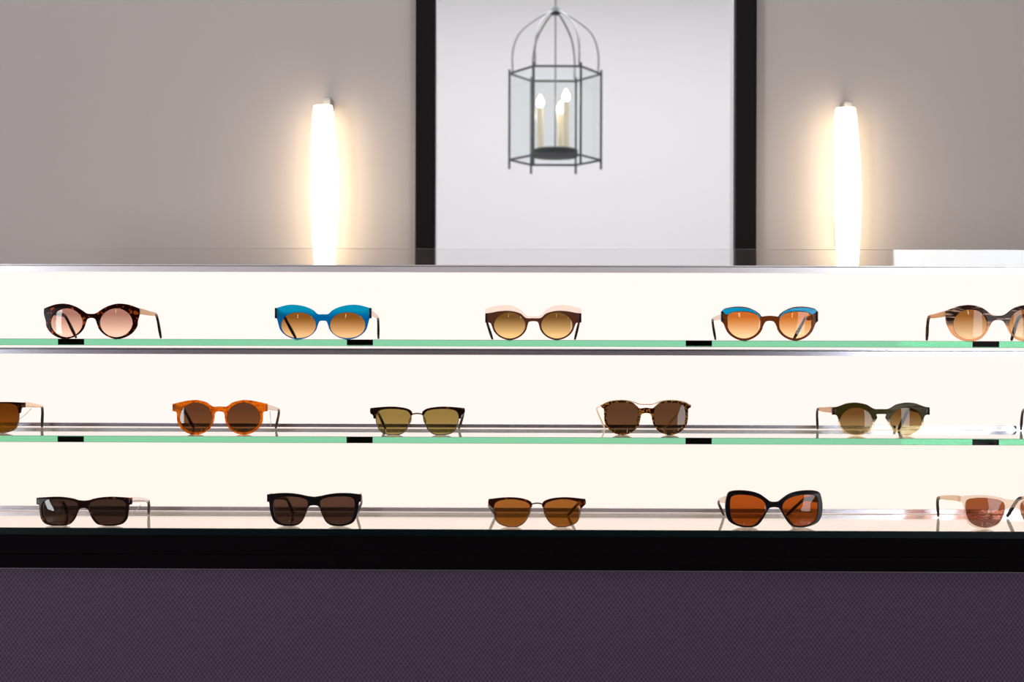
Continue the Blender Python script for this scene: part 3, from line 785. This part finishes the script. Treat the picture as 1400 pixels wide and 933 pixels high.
# ---- bottom ledge
glasses(3, 30, 650, 7, 592,
    [(0, 245), (50, 240), (100, 225), (180, 212), (260, 208), (350, 212), (456, 221, 1), (456, 280, 1), (430, 290), (425, 350), (410, 420), (370, 465), (300, 483), (230, 485), (150, 475), (110, 450), (75, 400), (50, 340), (30, 318), (0, 312)],
    [(55, 300), (62, 262), (120, 240), (200, 229), (300, 230), (370, 242), (403, 280), (405, 340), (390, 410), (350, 455), (290, 470), (220, 473), (150, 462), (110, 430), (75, 370)],
    (darktort, lens_mat('dark_brown_lens', (58, 42, 34), (58, 42, 34)), M_silver),
    [(150, 245, 400, 262, 440), (1038, 245, 1214, 252, 1218)],
    'rectangular dark tortoise sunglasses with silver hinges, leftmost on the bottom ledge', tip_mat=darktort, cord=(1140, 282, 1050, 368), rivets=(436, 250))
glasses(3, 340, 650, 7, 625,
    [(0, 208), (60, 200), (130, 185), (200, 175), (270, 172), (350, 175), (450, 187, 1), (450, 255, 1), (430, 262), (422, 330), (405, 400), (370, 455), (300, 482), (240, 488), (170, 480), (120, 450), (85, 390), (60, 320), (35, 292), (0, 287)],
    [(58, 280), (65, 240), (120, 215), (200, 205), (290, 203), (360, 215), (388, 250), (385, 330), (365, 410), (330, 455), (270, 472), (200, 470), (140, 455), (95, 400), (67, 335)],
    (black, lens_mat('mocha_lens', (84, 60, 48), (62, 44, 36)), black),
    [(200, 215, 370, 232, 432), (1066, 215, 1080, 262, 1040)],
    'thick black square sunglasses with brown lenses, second on the bottom ledge', sleeve=(1, .03, .30, paper_tan), thick=.005, th=(.0050, .0026))
glasses(3, 640, 650, 7, 660,
    None, [(65, 300), (90, 265), (160, 240), (250, 230), (340, 240), (400, 265), (415, 310), (405, 390), (375, 450), (310, 483), (240, 494), (180, 486), (125, 450), (85, 390), (68, 340)],
    (M_gun, lens_mat('honey_lens', (150, 96, 40), (136, 84, 30)), black),
    [(205, 262, 200, 296, 266), (1115, 262, 1040, 285, 962)],
    'browline sunglasses with a reddish tortoise brow and honey lenses on the bottom ledge',
    brow=[(48, 298), (55, 262), (90, 238), (160, 220), (250, 213), (340, 217), (462, 232, 1), (466, 272), (442, 300), (422, 320, 1), (414, 305), (398, 264), (340, 239), (250, 229), (160, 239), (90, 264), (64, 300)],
    brow_mat=redtort, style=('brow', (276, 60)), pads=(60, 330), sleeve=(-1, .05, .50, paper), th=(.0044, .0022))
glasses(3, 960, 650, 7, 688,
    [(0, 256), (40, 250), (80, 220), (140, 180), (220, 155), (310, 146), (390, 150), (437, 170), (457, 230), (465, 300), (455, 390), (420, 450), (350, 485), (270, 500), (200, 495), (150, 470), (110, 420), (75, 360), (50, 318), (25, 307), (0, 305)],
    [(80, 285), (110, 240), (180, 205), (270, 188), (350, 188), (405, 205), (420, 250), (420, 340), (405, 420), (350, 470), (270, 487), (200, 482), (150, 440), (105, 380), (80, 335)],
    (black, lens_mat('burnt_orange_lens', (160, 78, 22), (130, 62, 16)), darktort),
    [(235, 245, 152, 262, 212), (1130, 240, 960, 240, 815)],
    'oversized glossy black sunglasses with burnt orange lenses on the bottom ledge', sleeve=(-1, .05, .50, paper), thick=.0055, th=(.0055, .0024))
glasses(3, 1240, 650, 8.75, 1263,
    [(0, 298), (60, 292), (130, 275), (220, 255), (330, 243), (440, 243), (540, 250), (600, 256), (640, 262, 1), (640, 318, 1), (590, 332), (572, 400), (565, 480), (535, 560), (480, 612), (400, 640), (320, 642), (240, 622), (170, 575), (130, 505), (100, 435), (70, 402), (30, 388), (0, 385)],
    [(95, 360), (130, 310), (220, 285), (330, 272), (440, 275), (530, 295), (555, 350), (552, 440), (520, 540), (450, 600), (350, 628), (280, 624), (190, 590), (130, 520), (100, 440)],
    (clearf, lens_mat('plum_brown_lens', (150, 84, 48), (122, 82, 76)), cream_t),
    [(640, 288, 362, 280, 380), (1880, 288, 1330, 280, 1206)],
    'pale translucent sunglasses with brown lenses and black arm tips on the bottom ledge', tip_mat=black)
